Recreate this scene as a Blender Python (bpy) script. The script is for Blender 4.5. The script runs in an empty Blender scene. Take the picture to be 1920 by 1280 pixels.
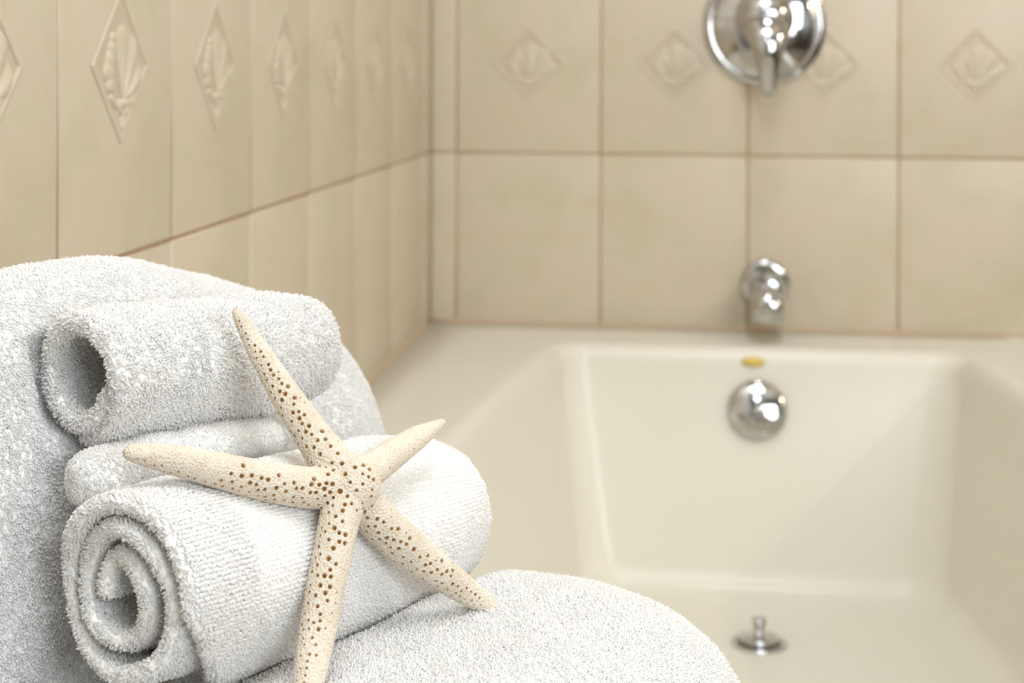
import bpy, bmesh, math, random
import numpy as np
from mathutils import Vector, Matrix, noise
from mathutils.kdtree import KDTree

sc = bpy.context.scene
COL = sc.collection
rng = np.random.default_rng(7)
random.seed(7)

# ------------------------------------------------------------------ camera
F_PX, SHIFT_PX = 2966.5, -531.2
CAM_X, CAM_Z, CAM_D = 0.3852, 0.3723, 2.2039
YAW, ROLL = 0.12215, 0.00477
cam_data = bpy.data.cameras.new('camera')
cam = bpy.data.objects.new('camera', cam_data)
COL.objects.link(cam)
fw = Vector((-math.sin(YAW), math.cos(YAW), 0)); rt = Vector((math.cos(YAW), math.sin(YAW), 0)); up = Vector((0, 0, 1))
rt3 = rt * math.cos(ROLL) + up * math.sin(ROLL); up3 = up * math.cos(ROLL) - rt * math.sin(ROLL)
m = Matrix(((rt3.x, up3.x, -fw.x, CAM_X), (rt3.y, up3.y, -fw.y, -CAM_D), (rt3.z, up3.z, -fw.z, CAM_Z), (0, 0, 0, 1)))
cam.matrix_world = m
cam_data.sensor_width = 36.0
cam_data.lens = 36.0 * F_PX / 1920.0
cam_data.shift_y = SHIFT_PX / 1920.0
cam_data.clip_start = 0.02
cam_data.dof.use_dof = True
cam_data.dof.focus_distance = 0.675
cam_data.dof.aperture_fstop = 12.0
sc.camera = cam

# ------------------------------------------------------------------ world, lamps, exposure
sc.view_settings.view_transform = 'Standard'
sc.view_settings.look = 'None'
sc.view_settings.gamma = 1
sc.view_settings.exposure = 0.55
sc.cycles.max_bounces = 30
sc.cycles.transmission_bounces = 20
sc.cycles.diffuse_bounces = 26
sc.cycles.glossy_bounces = 5
sc.cycles.sample_clamp_indirect = 6.0
sc.cycles.caustics_reflective = False
w = bpy.data.worlds.new('world'); sc.world = w; w.use_nodes = True
w.node_tree.nodes['Background'].inputs['Color'].default_value = (0.80, 0.88, 1.0, 1)
w.node_tree.nodes['Background'].inputs['Strength'].default_value = 0.5

def look_at(o, target):
    o.rotation_euler = (Vector(target) - o.location).to_track_quat('-Z', 'Y').to_euler()
def area_light(name, loc, target, sx, sy, power, color):
    l = bpy.data.lights.new(name, 'AREA'); l.shape = 'RECTANGLE'; l.size = sx; l.size_y = sy
    l.energy = power; l.color = color
    o = bpy.data.objects.new(name, l); COL.objects.link(o); o.location = loc; look_at(o, target); return o
WIN = (1.50, -3.38, 0.90)
area_light('window_daylight', WIN, (WIN[0] - 1.0, 0, 0.2), 1.2, 1.0, 24, (0.88, 0.96, 1.0))
area_light('added_towel_key_light', (0.50, -2.15, 1.25), (0.25, -1.50, 0.15), 0.24, 0.24, 1.2, (0.93, 0.97, 1.0))  # added key from above the camera side, aimed at the towels; no fixture
area_light('added_deck_fill_light', (0.55, -0.60, 1.90), (0.55, -0.60, 0), 0.25, 0.25, 4.5, (0.88, 0.96, 1.0))  # added top fill over the deck and tub end, no fixture behind it
area_light('added_side_fill_light', (1.00, -2.08, 0.42), (0.30, -1.50, 0.14), 0.22, 0.22, 0.9, (1.0, 0.95, 0.91))  # added low fill from the front right for the shaded roll faces
area_light('added_top_fill_light', (0.50, -1.95, 1.92), (0.45, -1.85, 0), 0.75, 0.75, 10.3, (0.95, 0.975, 1.0))  # broad soft fill added above the towels to lift their tops
VAN = [(2.12, -1.35, 1.15), (2.12, -1.15, 1.15), (2.12, -0.95, 1.15)]
for p in VAN:
    l = bpy.data.lights.new('vanity_bulb_light', 'POINT'); l.energy = 5.0; l.color = (1.0, 0.77, 0.52); l.shadow_soft_size = 0.035
    o = bpy.data.objects.new('vanity_bulb_light', l); COL.objects.link(o); o.location = p

# ------------------------------------------------------------------ helpers
def to_world(X, Z, z):
    """lateral and forward distance from the camera's foot, and height above the tub deck"""
    return (CAM_X + X * math.cos(YAW) - Z * math.sin(YAW), -CAM_D + X * math.sin(YAW) + Z * math.cos(YAW), z)
def at(px, py, Z):
    X = (px - 960) / F_PX * Z; Y = -(py - 640 - SHIFT_PX) / F_PX * Z
    X, Y = X * math.cos(ROLL) - Y * math.sin(ROLL), X * math.sin(ROLL) + Y * math.cos(ROLL)
    return Vector(to_world(X, Z, CAM_Z + Y))

def mesh_obj(name, verts, faces, mats, parent=None, smooth=True, mat_idx=None):
    me = bpy.data.meshes.new(name)
    verts = np.asarray(verts, dtype=np.float32)
    me.vertices.add(len(verts)); me.vertices.foreach_set('co', verts.ravel())
    if isinstance(faces, np.ndarray):
        k = faces.shape[1]; nf = len(faces); flat = faces.astype(np.int32).ravel(); tot = np.full(nf, k, np.int32)
    else:
        flat = np.fromiter((i for f in faces for i in f), np.int32); tot = np.array([len(f) for f in faces], np.int32); nf = len(tot)
    start = np.concatenate([[0], np.cumsum(tot)[:-1]]).astype(np.int32)
    me.loops.add(len(flat)); me.loops.foreach_set('vertex_index', flat)
    me.polygons.add(nf); me.polygons.foreach_set('loop_start', start); me.polygons.foreach_set('loop_total', tot)
    if smooth: me.polygons.foreach_set('use_smooth', np.ones(nf, bool))
    for mm in (mats if isinstance(mats, (list, tuple)) else [mats]): me.materials.append(mm)
    if mat_idx is not None: me.polygons.foreach_set('material_index', np.asarray(mat_idx, np.int32))
    me.update(calc_edges=True); me.validate()
    o = bpy.data.objects.new(name, me); COL.objects.link(o)
    if parent: o.parent = parent
    return o
def tag(o, label=None, cat=None, group=None, kind=None):
    if label: o['label'] = label
    if cat: o['category'] = cat
    if group: o['group'] = group
    if kind: o['kind'] = kind
    return o
def empty(name, loc):
    o = bpy.data.objects.new(name, None); COL.objects.link(o); o.location = loc; o.empty_display_size = 0.05
    return o
def part(name, verts, faces, mat, parent, **k):
    """mesh given in world coordinates, parented to a thing's Empty (unrotated) or to another part"""
    top = parent
    while top.parent: top = top.parent
    off = np.array(top.location, dtype=np.float64)
    o = mesh_obj(name, np.asarray(verts, dtype=np.float64) - off, faces, mat, parent, **k)
    return o

class MB:
    def __init__(s): s.v = []; s.f = []; s.mi = []
    def add(s, v, f, mi=0):
        b = len(s.v); s.v += [tuple(p) for p in v]; s.f += [tuple(i + b for i in q) for q in f]; s.mi += [mi] * len(f)
    def box(s, x0, x1, y0, y1, z0, z1, mi=0):
        v = [(x0,y0,z0),(x1,y0,z0),(x1,y1,z0),(x0,y1,z0),(x0,y0,z1),(x1,y0,z1),(x1,y1,z1),(x0,y1,z1)]
        s.add(v, [(0,3,2,1),(4,5,6,7),(0,1,5,4),(1,2,6,5),(2,3,7,6),(3,0,4,7)], mi)
    def lathe(s, prof, M, n=64, mi=0):
        """prof: list of (radius, height); M: Matrix placing the z axis"""
        v = []; f = []
        for r, h in prof:
            for k in range(n):
                a = 2 * math.pi * k / n; v.append(M @ Vector((r * math.cos(a), r * math.sin(a), h)))
        for i in range(len(prof) - 1):
            for k in range(n):
                k2 = (k + 1) % n; f.append((i*n+k, i*n+k2, (i+1)*n+k2, (i+1)*n+k))
        s.add(v, f, mi)
    def loft(s, rings, cap0=True, cap1=True, mi=0):
        n = len(rings[0]); v = [p for r in rings for p in r]; f = []
        for i in range(len(rings) - 1):
            for k in range(n):
                k2 = (k + 1) % n; f.append((i*n+k, i*n+k2, (i+1)*n+k2, (i+1)*n+k))
        if cap0: f.append(tuple(range(n - 1, -1, -1)))
        if cap1: f.append(tuple((len(rings)-1)*n + k for k in range(n)))
        s.add(v, f, mi)
    def make(s, name, mats, parent=None, smooth=True):
        if parent: return part(name, s.v, s.f, mats, parent, smooth=smooth, mat_idx=s.mi)
        return mesh_obj(name, s.v, s.f, mats, None, smooth=smooth, mat_idx=s.mi)

# ------------------------------------------------------------------ materials
def srgb(r, g, b):
    f = lambda c: (c/255/12.92 if c <= 10 else ((c/255+0.055)/1.055)**2.4)
    return (f(r), f(g), f(b), 1)
def new_mat(name, color, rough=0.5, metal=0.0, **kw):
    m = bpy.data.materials.new(name); m.use_nodes = True
    b = m.node_tree.nodes['Principled BSDF']
    b.inputs['Base Color'].default_value = color
    b.inputs['Roughness'].default_value = rough
    b.inputs['Metallic'].default_value = metal
    for k, v in kw.items(): b.inputs[k].default_value = v
    return m, m.node_tree, b
def noise_color(m_tuple, ramp, scale, detail=6, rough=0.6, coords='Object', stretch=(1, 1, 1), bump=0.0, bump_dist=0.001):
    m, nt, b = m_tuple
    tc = nt.nodes.new('ShaderNodeTexCoord'); mp = nt.nodes.new('ShaderNodeMapping'); mp.inputs['Scale'].default_value = stretch
    nt.links.new(tc.outputs[coords], mp.inputs['Vector'])
    n = nt.nodes.new('ShaderNodeTexNoise'); n.inputs['Scale'].default_value = scale; n.inputs['Detail'].default_value = detail; n.inputs['Roughness'].default_value = rough
    nt.links.new(mp.outputs['Vector'], n.inputs['Vector'])
    r = nt.nodes.new('ShaderNodeValToRGB')
    els = r.color_ramp.elements
    els[0].position, els[0].color = ramp[0]; els[1].position, els[1].color = ramp[-1]
    for p, c in ramp[1:-1]:
        e = els.new(p); e.color = c
    nt.links.new(n.outputs['Fac'], r.inputs['Fac']); nt.links.new(r.outputs['Color'], b.inputs['Base Color'])
    if bump:
        bp = nt.nodes.new('ShaderNodeBump'); bp.inputs['Strength'].default_value = bump; bp.inputs['Distance'].default_value = bump_dist
        nt.links.new(n.outputs['Fac'], bp.inputs['Height']); nt.links.new(bp.outputs['Normal'], b.inputs['Normal'])
    return m

TILE = noise_color(new_mat('beige_glazed_tile', srgb(188, 177, 155), 0.36),
                   [(0.30, srgb(196, 186, 164)), (0.5, srgb(204, 194, 176)), (0.62, srgb(207, 193, 176)), (0.75, srgb(196, 193, 172))], 9.0, 8, 0.62)
CAULK, _, _ = new_mat('tan_caulk', srgb(188, 165, 140), 0.6)
DECOR = noise_color(new_mat('relief_tile_glaze', srgb(183, 170, 155), 0.36),
                    [(0.3, srgb(194, 179, 161)), (0.7, srgb(201, 187, 169))], 14.0, 6, 0.6)
nt = TILE.node_tree; b = nt.nodes['Principled BSDF']
src = b.inputs['Base Color'].links[0].from_socket
tc = nt.nodes.new('ShaderNodeTexCoord'); n2 = nt.nodes.new('ShaderNodeTexNoise'); n2.inputs['Scale'].default_value = 22; n2.inputs['Detail'].default_value = 7; n2.inputs['Roughness'].default_value = 0.7
nt.links.new(tc.outputs['Object'], n2.inputs['Vector'])
r2 = nt.nodes.new('ShaderNodeValToRGB'); r2.color_ramp.elements[0].position = 0.52; r2.color_ramp.elements[0].color = (0, 0, 0, 1); r2.color_ramp.elements[1].position = 0.72; r2.color_ramp.elements[1].color = (0.5, 0.5, 0.5, 1)
nt.links.new(n2.outputs['Fac'], r2.inputs['Fac'])
m2 = nt.nodes.new('ShaderNodeMix'); m2.data_type = 'RGBA'; m2.inputs['B'].default_value = srgb(206, 184, 160)
nt.links.new(r2.outputs['Color'], m2.inputs['Factor']); nt.links.new(src, m2.inputs['A']); nt.links.new(m2.outputs['Result'], b.inputs['Base Color'])
GROUT = noise_color(new_mat('tan_grout', srgb(158, 130, 107), 0.9), [(0.3, srgb(168, 139, 115)), (0.7, srgb(182, 155, 129))], 30.0, 5, 0.6)
TUBM = noise_color(new_mat('cream_tub_enamel', srgb(190, 187, 174), 0.28, **{'Specular IOR Level': 0.35}),
                   [(0.3, srgb(220, 218, 208)), (0.7, srgb(223, 221, 211))], 3.0, 3, 0.5)
CHROME, _, _ = new_mat('polished_chrome', (0.56, 0.56, 0.57, 1), 0.07, 1.0)
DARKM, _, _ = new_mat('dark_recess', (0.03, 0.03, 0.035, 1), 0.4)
GOLD, _, _ = new_mat('gold_foil', srgb(196, 168, 84), 0.42, 0.35)
PAINT = noise_color(new_mat('warm_white_paint', srgb(225, 220, 210), 0.7), [(0.3, srgb(220, 220, 217)), (0.7, srgb(226, 226, 223))], 5.0)
CEIL = noise_color(new_mat('ceiling_paint', srgb(238, 236, 230), 0.8), [(0.3, srgb(236, 234, 228)), (0.7, srgb(240, 238, 232))], 5.0)
FLOORM = noise_color(new_mat('stone_floor', srgb(160, 145, 125), 0.35), [(0.3, srgb(150, 135, 116)), (0.7, srgb(172, 158, 138))], 6.0)
TERRY = noise_color(new_mat('white_terry', (0.88, 0.88, 0.88, 1), 0.95), [(0.3, (0.97, 0.97, 0.97, 1)), (0.7, (0.985, 0.985, 0.985, 1))], 60.0)
PILE, _, _ = new_mat('white_terry_loops', (0.90, 0.90, 0.905, 1), 0.9)
WOOD = noise_color(new_mat('dark_wood', srgb(60, 45, 35), 0.5), [(0.3, srgb(50, 38, 30)), (0.7, srgb(75, 56, 42))], 8.0, stretch=(1, 1, 0.1))
nt = PILE.node_tree; b = nt.nodes['Principled BSDF']; out = nt.nodes['Material Output']
b.inputs['Base Color'].default_value = (0.998, 0.998, 0.998, 1)
trn = nt.nodes.new('ShaderNodeBsdfTranslucent'); trn.inputs['Color'].default_value = (0.998, 0.998, 0.998, 1)
mxs = nt.nodes.new('ShaderNodeMixShader'); mxs.inputs['Fac'].default_value = 0.38
nt.links.new(b.outputs[0], mxs.inputs[1]); nt.links.new(trn.outputs[0], mxs.inputs[2]); nt.links.new(mxs.outputs[0], out.inputs['Surface'])
for mm in (TERRY, PILE): mm.node_tree.nodes['Principled BSDF'].inputs['Specular IOR Level'].default_value = 0.15

RIB = PILE.copy(); RIB.name = 'ribbed_terry_loops'
for n_ in RIB.node_tree.nodes:
    if n_.type == 'BSDF_TRANSLUCENT': n_.inputs['Color'].default_value = (0.985, 0.985, 0.985, 1)
    if n_.type == 'BSDF_PRINCIPLED': n_.inputs['Base Color'].default_value = (0.985, 0.985, 0.985, 1)

# starfish skin: pale chalky cream; the pores are tan inside (an attribute on the mesh)
STAR, nt, b = new_mat('starfish_skin', srgb(228, 214, 188), 0.85)
b.inputs['Specular IOR Level'].default_value = 0.2
att = nt.nodes.new('ShaderNodeAttribute'); att.attribute_name = 'pore'
att2 = nt.nodes.new('ShaderNodeAttribute'); att2.attribute_name = 'gap'
tcn = nt.nodes.new('ShaderNodeTexCoord'); nz = nt.nodes.new('ShaderNodeTexNoise'); nz.inputs['Scale'].default_value = 60; nz.inputs['Detail'].default_value = 5
nt.links.new(tcn.outputs['Object'], nz.inputs['Vector'])
rp = nt.nodes.new('ShaderNodeValToRGB'); rp.color_ramp.elements[0].position = 0.35; rp.color_ramp.elements[1].position = 0.65
rp.color_ramp.elements[0].color = srgb(212, 203, 189); rp.color_ramp.elements[1].color = srgb(222, 215, 203)
nt.links.new(nz.outputs['Fac'], rp.inputs['Fac'])
mx0 = nt.nodes.new('ShaderNodeMix'); mx0.data_type = 'RGBA'; mx0.inputs['B'].default_value = srgb(198, 174, 138)
mx = nt.nodes.new('ShaderNodeMix'); mx.data_type = 'RGBA'; mx.inputs['B'].default_value = srgb(172, 132, 78)
nt.links.new(att2.outputs['Fac'], mx0.inputs['Factor']); nt.links.new(rp.outputs['Color'], mx0.inputs['A'])
nt.links.new(att.outputs['Fac'], mx.inputs['Factor']); nt.links.new(mx0.outputs['Result'], mx.inputs['A'])
nt.links.new(mx.outputs['Result'], b.inputs['Base Color'])

# ------------------------------------------------------------------ tiled walls and the room
T, ZG = 0.2032, 0.2392
GR = 0.0030      # grout joint
A0, B0 = 0.0367, -0.0768
FLOOR_Z, CEIL_Z = -0.45, 1.95
ROOM_X, ROOM_Y = 2.25, -3.45

def decor_patch(n=128, R=0.0525):
    """the raised diamond on the decorated tiles: rope frame, scallop shell, sea snail, weed"""
    g = np.linspace(-1, 1, n)
    P, Q = np.meshgrid(g, g, indexing='ij')               # along the diamond's two edges
    u = (P - Q) / 2; v = (P + Q) / 2                       # |u|+|v| <= 1
    edge = np.maximum(abs(P), abs(Q))
    h = np.full_like(u, -0.15)
    h = np.where(edge > 0.86, 0.45 * np.sqrt(np.clip(1 - ((edge - 0.93) / 0.07) ** 2, 0, 1)), h)
    inside = edge < 0.84
    # scallop
    cx, cy = 0.02, -0.46
    dx, dy = u - cx, v - cy; r = np.hypot(dx, dy); a = np.arctan2(dx, dy)
    rmax = 0.95 - 0.22 * np.abs(a - 0.15) ** 1.5 + 0.03 * np.cos(a * 11)
    fan = (a > -0.42) & (a < 1.30) & (r < rmax) & inside
    rib = np.abs(np.cos(a * 5.6)) ** 1.6
    sh = (0.30 + 0.85 * rib * np.clip(r / 0.22, 0, 1)) * np.sqrt(np.clip(1 - np.clip((r / rmax - 0.55) / 0.46, 0, 1) ** 2, 0.0, 1))
    h = np.where(fan, np.maximum(h, sh), h)
    # hinge of the scallop and two sweeping weeds below
    for (ax, ay, bx, by, wd, ht) in [(-0.10, -0.50, 0.34, -0.46, 0.06, 1.0), (-0.36, -0.40, 0.02, -0.60, 0.05, 0.9), (0.42, -0.34, 0.14, -0.58, 0.05, 0.9),
                                     (0.02, -0.62, -0.04, -0.84, 0.035, 0.7), (0.10, -0.62, 0.05, -0.80, 0.03, 0.6), (-0.16, -0.6, -0.1, -0.74, 0.03, 0.6)]:
        t = np.clip(((u - ax) * (bx - ax) + (v - ay) * (by - ay)) / ((bx - ax) ** 2 + (by - ay) ** 2), 0, 1)
        d = np.hypot(u - ax - t * (bx - ax), v - ay - t * (by - ay))
        h = np.where((d < wd) & inside, np.maximum(h, ht * np.sqrt(np.clip(1 - (d / wd) ** 2, 0, 1))), h)
    # sea snail on the left: a column of whorls
    for k, (sx, sy, sr) in enumerate([(-0.30, 0.34, 0.07), (-0.33, 0.22, 0.09), (-0.37, 0.08, 0.115), (-0.42, -0.08, 0.135), (-0.38, -0.24, 0.11)]):
        d = np.hypot((u - sx) / 1.25, v - sy)
        h = np.where((d < sr) & inside, np.maximum(h, 0.95 * np.sqrt(np.clip(1 - (d / sr) ** 2, 0, 1))), h)
    edge0 = edge > 0.995
    h[edge0] = 0.0
    h[0, :] = h[-1, :] = h[:, 0] = h[:, -1] = -0.05
    idx = np.arange(n * n).reshape(n, n)
    q = np.stack([idx[:-1, :-1], idx[1:, :-1], idx[1:, 1:], idx[:-1, 1:]], -1).reshape(-1, 4)
    return u.ravel() * R, v.ravel() * R, h.ravel() * 0.0019 + 0.0003, q

DU, DV, DH, DQ = decor_patch()
def tile_wall(name, place, u_edges, z_edges, decor_row, decor_max_u, backing, flip=1):
    """place(u, z, h) -> world; h is height out of the wall"""
    V = []; Fq = []; MI = []; nb = 0
    def push(v, f, mi):
        nonlocal nb
        V.append(np.asarray(v, float)); Fq.append(np.asarray(f) + nb); MI.append(np.full(len(f), mi)); nb += len(v)
    bv, dep = 0.0011, 0.0013
    for i in range(len(u_edges) - 1):
        for j in range(len(z_edges) - 1):
            u0, u1 = u_edges[i] + GR/2, u_edges[i+1] - GR/2; z0, z1 = z_edges[j] + GR/2, z_edges[j+1] - GR/2
            if u1 - u0 < 0.01: continue
            lv = []
            for (ins, hh) in ((0, -dep), (0, -0.0006), (bv*0.45, -0.00015), (bv, 0)):
                lv += [(u0+ins, z0+ins, hh), (u1-ins, z0+ins, hh), (u1-ins, z1-ins, hh), (u0+ins, z1-ins, hh)]
            f = []
            for r in range(3):
                for k in range(4): k2 = (k+1) % 4; f.append((r*4+k, r*4+k2, (r+1)*4+k2, (r+1)*4+k))
            f.append((12, 13, 14, 15))
            push([place(*p) for p in lv], f, 0)
            if j == decor_row and u_edges[i+1] - u_edges[i] > 0.19 and u0 < decor_max_u:
                uc = (u0 + u1)/2; zc = (z0 + z1)/2
                push([place(uc + flip*a, zc + b_, h) for a, b_, h in zip(DU, DV, DH)], DQ, 2)
                MI[-1] = np.where(DH[DQ].mean(1) > 0.00045, 0, 2)
    ua, ub, za, zb = u_edges[0], u_edges[-1], z_edges[0], z_edges[-1]
    push([place(ua, za, -dep), place(ub, za, -dep), place(ub, zb, -dep), place(ua, zb, -dep)], [(0, 1, 2, 3)], 1)
    bk = MB(); bk.box(*backing)
    push(bk.v, bk.f, 3)
    o = mesh_obj(name, np.concatenate(V), np.concatenate(Fq), [TILE, GROUT, DECOR, PAINT], smooth=False, mat_idx=np.concatenate(MI))
    o['kind'] = 'structure'
    return o
z_edges = [-0.02, ZG] + [ZG + 0.254 * k for k in range(1, 6)]
ue = [0.0] + [A0 + T * k for k in range(0, 6)]
tile_wall('wall_back', lambda u, z, h: (u, -h, z), ue, z_edges, 1, 1.0, (-0.1, ROOM_X, 0.0014, 0.10, FLOOR_Z, CEIL_Z))
le = [0.0] + [-(B0 - T * k) for k in range(0, 12)]
tile_wall('wall_left', lambda u, z, h: (h, -u, z), le, z_edges, 1, 2.2, (-0.10, -0.0014, ROOM_Y, 0.0014, FLOOR_Z, CEIL_Z), -1)

mb = MB(); mb.box(-0.1, ROOM_X + 0.1, ROOM_Y - 0.1, 0.1, FLOOR_Z - 0.05, FLOOR_Z); tag(mb.make('floor', FLOORM, smooth=False), kind='structure')
mb = MB(); mb.box(-0.1, ROOM_X + 0.1, ROOM_Y - 0.1, 0.1, CEIL_Z, CEIL_Z + 0.05); tag(mb.make('ceiling', CEIL, smooth=False), kind='structure')
mb = MB(); mb.box(ROOM_X, ROOM_X + 0.1, ROOM_Y, 0.0, FLOOR_Z, CEIL_Z); tag(mb.make('wall_right', PAINT, smooth=False), kind='structure')
mb = MB(); mb.box(-0.1, ROOM_X + 0.1, ROOM_Y - 0.1, ROOM_Y, FLOOR_Z, CEIL_Z); tag(mb.make('wall_front', PAINT, smooth=False), kind='structure')
mb = MB(); fx0, fx1, fz0, fz1 = WIN[0]-0.72, WIN[0]+0.72, WIN[2]-0.57, WIN[2]+0.57
mb.box(fx0, fx0+0.06, ROOM_Y, ROOM_Y+0.05, fz0, fz1); mb.box(fx1-0.06, fx1, ROOM_Y, ROOM_Y+0.05, fz0, fz1)
mb.box(fx0, fx1, ROOM_Y, ROOM_Y+0.05, fz0, fz0+0.06); mb.box(fx0, fx1, ROOM_Y, ROOM_Y+0.05, fz1-0.06, fz1)
tag(mb.make('window_1', PAINT, smooth=False), kind='structure')
mb = MB(); mb.box(ROOM_X-0.03, ROOM_X, -2.9, -2.0, FLOOR_Z, 1.55); tag(mb.make('added_dark_door', WOOD, smooth=False), kind='structure')  # unseen dark slab, added to give the chrome something dark to reflect

# ledge at the head of the tub, on which the towels are piled
mb = MB(); mb.box(0.001, 0.868, -1.95, -1.545, FLOOR_Z, -0.002); tag(mb.make('trim_1', TILE, smooth=False), kind='structure')
# caulk bead where deck meets left wall
# ------------------------------------------------------------------ bathtub
tub = empty('bathtub', (0.43, -0.77, FLOOR_Z))
tag(tub, 'cream white enamel bathtub set against the beige tiled walls', 'bathtub')

def quad_bez(a, b, c, t): return (1-t)**2*a + 2*t*(1-t)*b + t*t*c
def plan(xl, xr, yb, yf, rc, z, ns=24, nc=14):
    """closed outline; xl, xr: (back, middle, front) of the two sides"""
    pts = []
    def side(xs, y): 
        t = (y - yb) / (yf - yb); return quad_bez(xs[0], xs[1], xs[2], t)
    r = rc
    # left side: back -> front
    for k in range(ns + 1):
        y = (yb - r) + ((yf + r) - (yb - r)) * k / ns; pts.append((side(xl, y), y))
    x0 = side(xl, yf + r)
    for k in range(1, nc + 1):
        a = math.pi/2 * k / nc; pts.append((x0 + r - r*math.cos(a), yf + r - r*math.sin(a)))
    x1 = side(xr, yf + r)
    for k in range(1, 10): pts.append((x0 + r + (x1 - x0 - 2*r) * k / 10, yf))
    for k in range(nc + 1):
        a = math.pi/2 * k / nc; pts.append((x1 - r + r*math.sin(a), yf + r - r*math.cos(a)))
    for k in range(1, ns + 1):
        y = (yf + r) + ((yb - r) - (yf + r)) * k / ns; pts.append((side(xr, y), y))
    x1 = side(xr, yb - r); x0 = side(xl, yb - r)
    for k in range(1, nc + 1):
        a = math.pi/2 * k / nc; pts.append((x1 - r + r*math.cos(a), yb - r + r*math.sin(a)))
    for k in range(1, 10): pts.append((x1 - r + (x0 - x1 + 2*r) * k / 10, yb))
    for k in range(nc):
        a = math.pi/2 * k / nc; pts.append((x0 + r - r*math.sin(a), yb - r + r*math.cos(a)))
    return [Vector((x, y, z)) for x, y in pts]
def lerp3(a, b, t): return tuple(p + (q - p) * t for p, q in zip(a, b))
OUT_L, OUT_R = (0.001,)*3, (0.868,)*3
RIM_L, RIM_R = (0.205, 0.120, 0.125), (0.700, 0.808, 0.765)
BOT_L, BOT_R = (0.246, 0.205, 0.235), (0.660, 0.750, 0.665)
RY, RYF, BY, BYF = -0.146, -1.34, -0.236, -1.16
H = 0.288
re = 0.022
rings = []
YB = -0.001
for xr, yf, z in ((0.868, -1.54, FLOOR_Z), (0.868, -1.54, -0.018), (0.864, -1.537, -0.010), (0.852, -1.530, -0.0075), (0.830, -1.528, -0.0068), (0.820, -1.526, -0.0055), (0.811, -1.523, -0.002), (0.802, -1.520, 0.0)):
    rings.append(plan(OUT_L, (xr,)*3, YB, yf, 0.008, z))
CR_L = tuple(x - re*0.9 for x in RIM_L); CR_R = tuple(x + re*0.9 for x in RIM_R)
def mix_ring(t, z, shrink=0.0):
    L = lerp3(OUT_L, CR_L, t); Rr = lerp3((0.802,)*3, CR_R, t)
    return plan(L, Rr, YB + (RY + re*0.9 - YB)*t, -1.520 + (RYF - re*0.9 + 1.520)*t, 0.008 + (0.038 - 0.008)*t, z)
rings.append(mix_ring(0.4, -0.0003)); rings.append(mix_ring(0.8, -0.0004))
def bas(t, z, rc):
    return plan(lerp3(RIM_L, BOT_L, t), lerp3(RIM_R, BOT_R, t), RY + (BY-RY)*t, RYF + (BYF-RYF)*t, rc, z)
# rolled edge
for k in range(0, 9):
    a = math.pi/2 * k/8
    L = tuple(x - re*0.9 + re*math.sin(a) for x in RIM_L); Rr = tuple(x + re*0.9 - re*math.sin(a) for x in RIM_R)
    rings.append(plan(L, Rr, RY + re*0.9 - re*math.sin(a), RYF - re*0.9 + re*math.sin(a), 0.038, -re + re*math.cos(a)))
for t in (0.15, 0.3, 0.45, 0.6, 0.75): rings.append(bas(t, -re - (H - re - 0.030)*t/0.75, 0.038 + 0.012*t))
fil = 0.030
wb = 0.75
for k in range(1, 10):
    a = math.pi/2 * k/9
    t = wb + (1 - wb)*math.sin(a)*0.35
    ins = fil*(1 - math.cos(a))
    L = tuple(x + ins for x in lerp3(RIM_L, BOT_L, t)); Rr = tuple(x - ins for x in lerp3(RIM_R, BOT_R, t))
    rings.append(plan(L, Rr, RY + (BY-RY)*t - ins*0.75, RYF + (BYF-RYF)*t + ins, 0.050, -(H - 0.030) - fil*math.sin(a)))
zl = -(H - 0.030) - fil
DRX, DRY = 0.4482, -0.372
def toward(ring, t, z): return [Vector((p.x + (DRX - p.x)*t, p.y + (DRY - 0.0 - p.y)*t, z)) for p in ring]
last = rings[-1]
rings.append(toward(last, 0.12, zl - 0.004)); rings.append(toward(last, 0.35, zl - 0.006)); rings.append(toward(last, 0.6, zl - 0.0072)); rings.append(toward(last, 0.85, zl - 0.008))
rings.append(toward(last, 1.0, zl - 0.008))
mb = MB(); mb.loft(rings, cap0=False, cap1=False)
basin = mb.make('basin', TUBM, tub)
# caulk line between tub deck and tiles, following the deck as it drops at the right end
def deck_z(x): return float(np.interp(x, [0, 0.802, 0.811, 0.820, 0.830, 0.852, 0.862], [0, 0, -0.002, -0.0055, -0.0068, -0.0075, -0.010]))
def bead(ptsn, name):
    rg = []
    for p, nv_ in ptsn:
        p = Vector(p); nv_ = Vector(nv_); u_ = Vector((0, 0, 1)); q = 0.0034
        rg.append([p - u_*0.004 - nv_*0.002, p - u_*0.001 + nv_*q, p + u_*0.0006 + nv_*q*0.9, p + u_*q*0.55 + nv_*q*0.5, p + u_*q + nv_*0.0, p + u_*q - nv_*0.002])
    mb = MB(); mb.loft(rg); tag(mb.make(name, CAULK, None), kind='structure')
bead([((x, 0, deck_z(x)), (0, -1, 0)) for x in np.concatenate([np.linspace(0.001, 0.79, 20), np.linspace(0.80, 0.86, 25)])], 'trim_2')
bead([((0, y, 0), (1, 0, 0)) for y in np.linspace(-0.001, -1.53, 30)], 'trim_3')
FLZ = zl - 0.008

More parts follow.
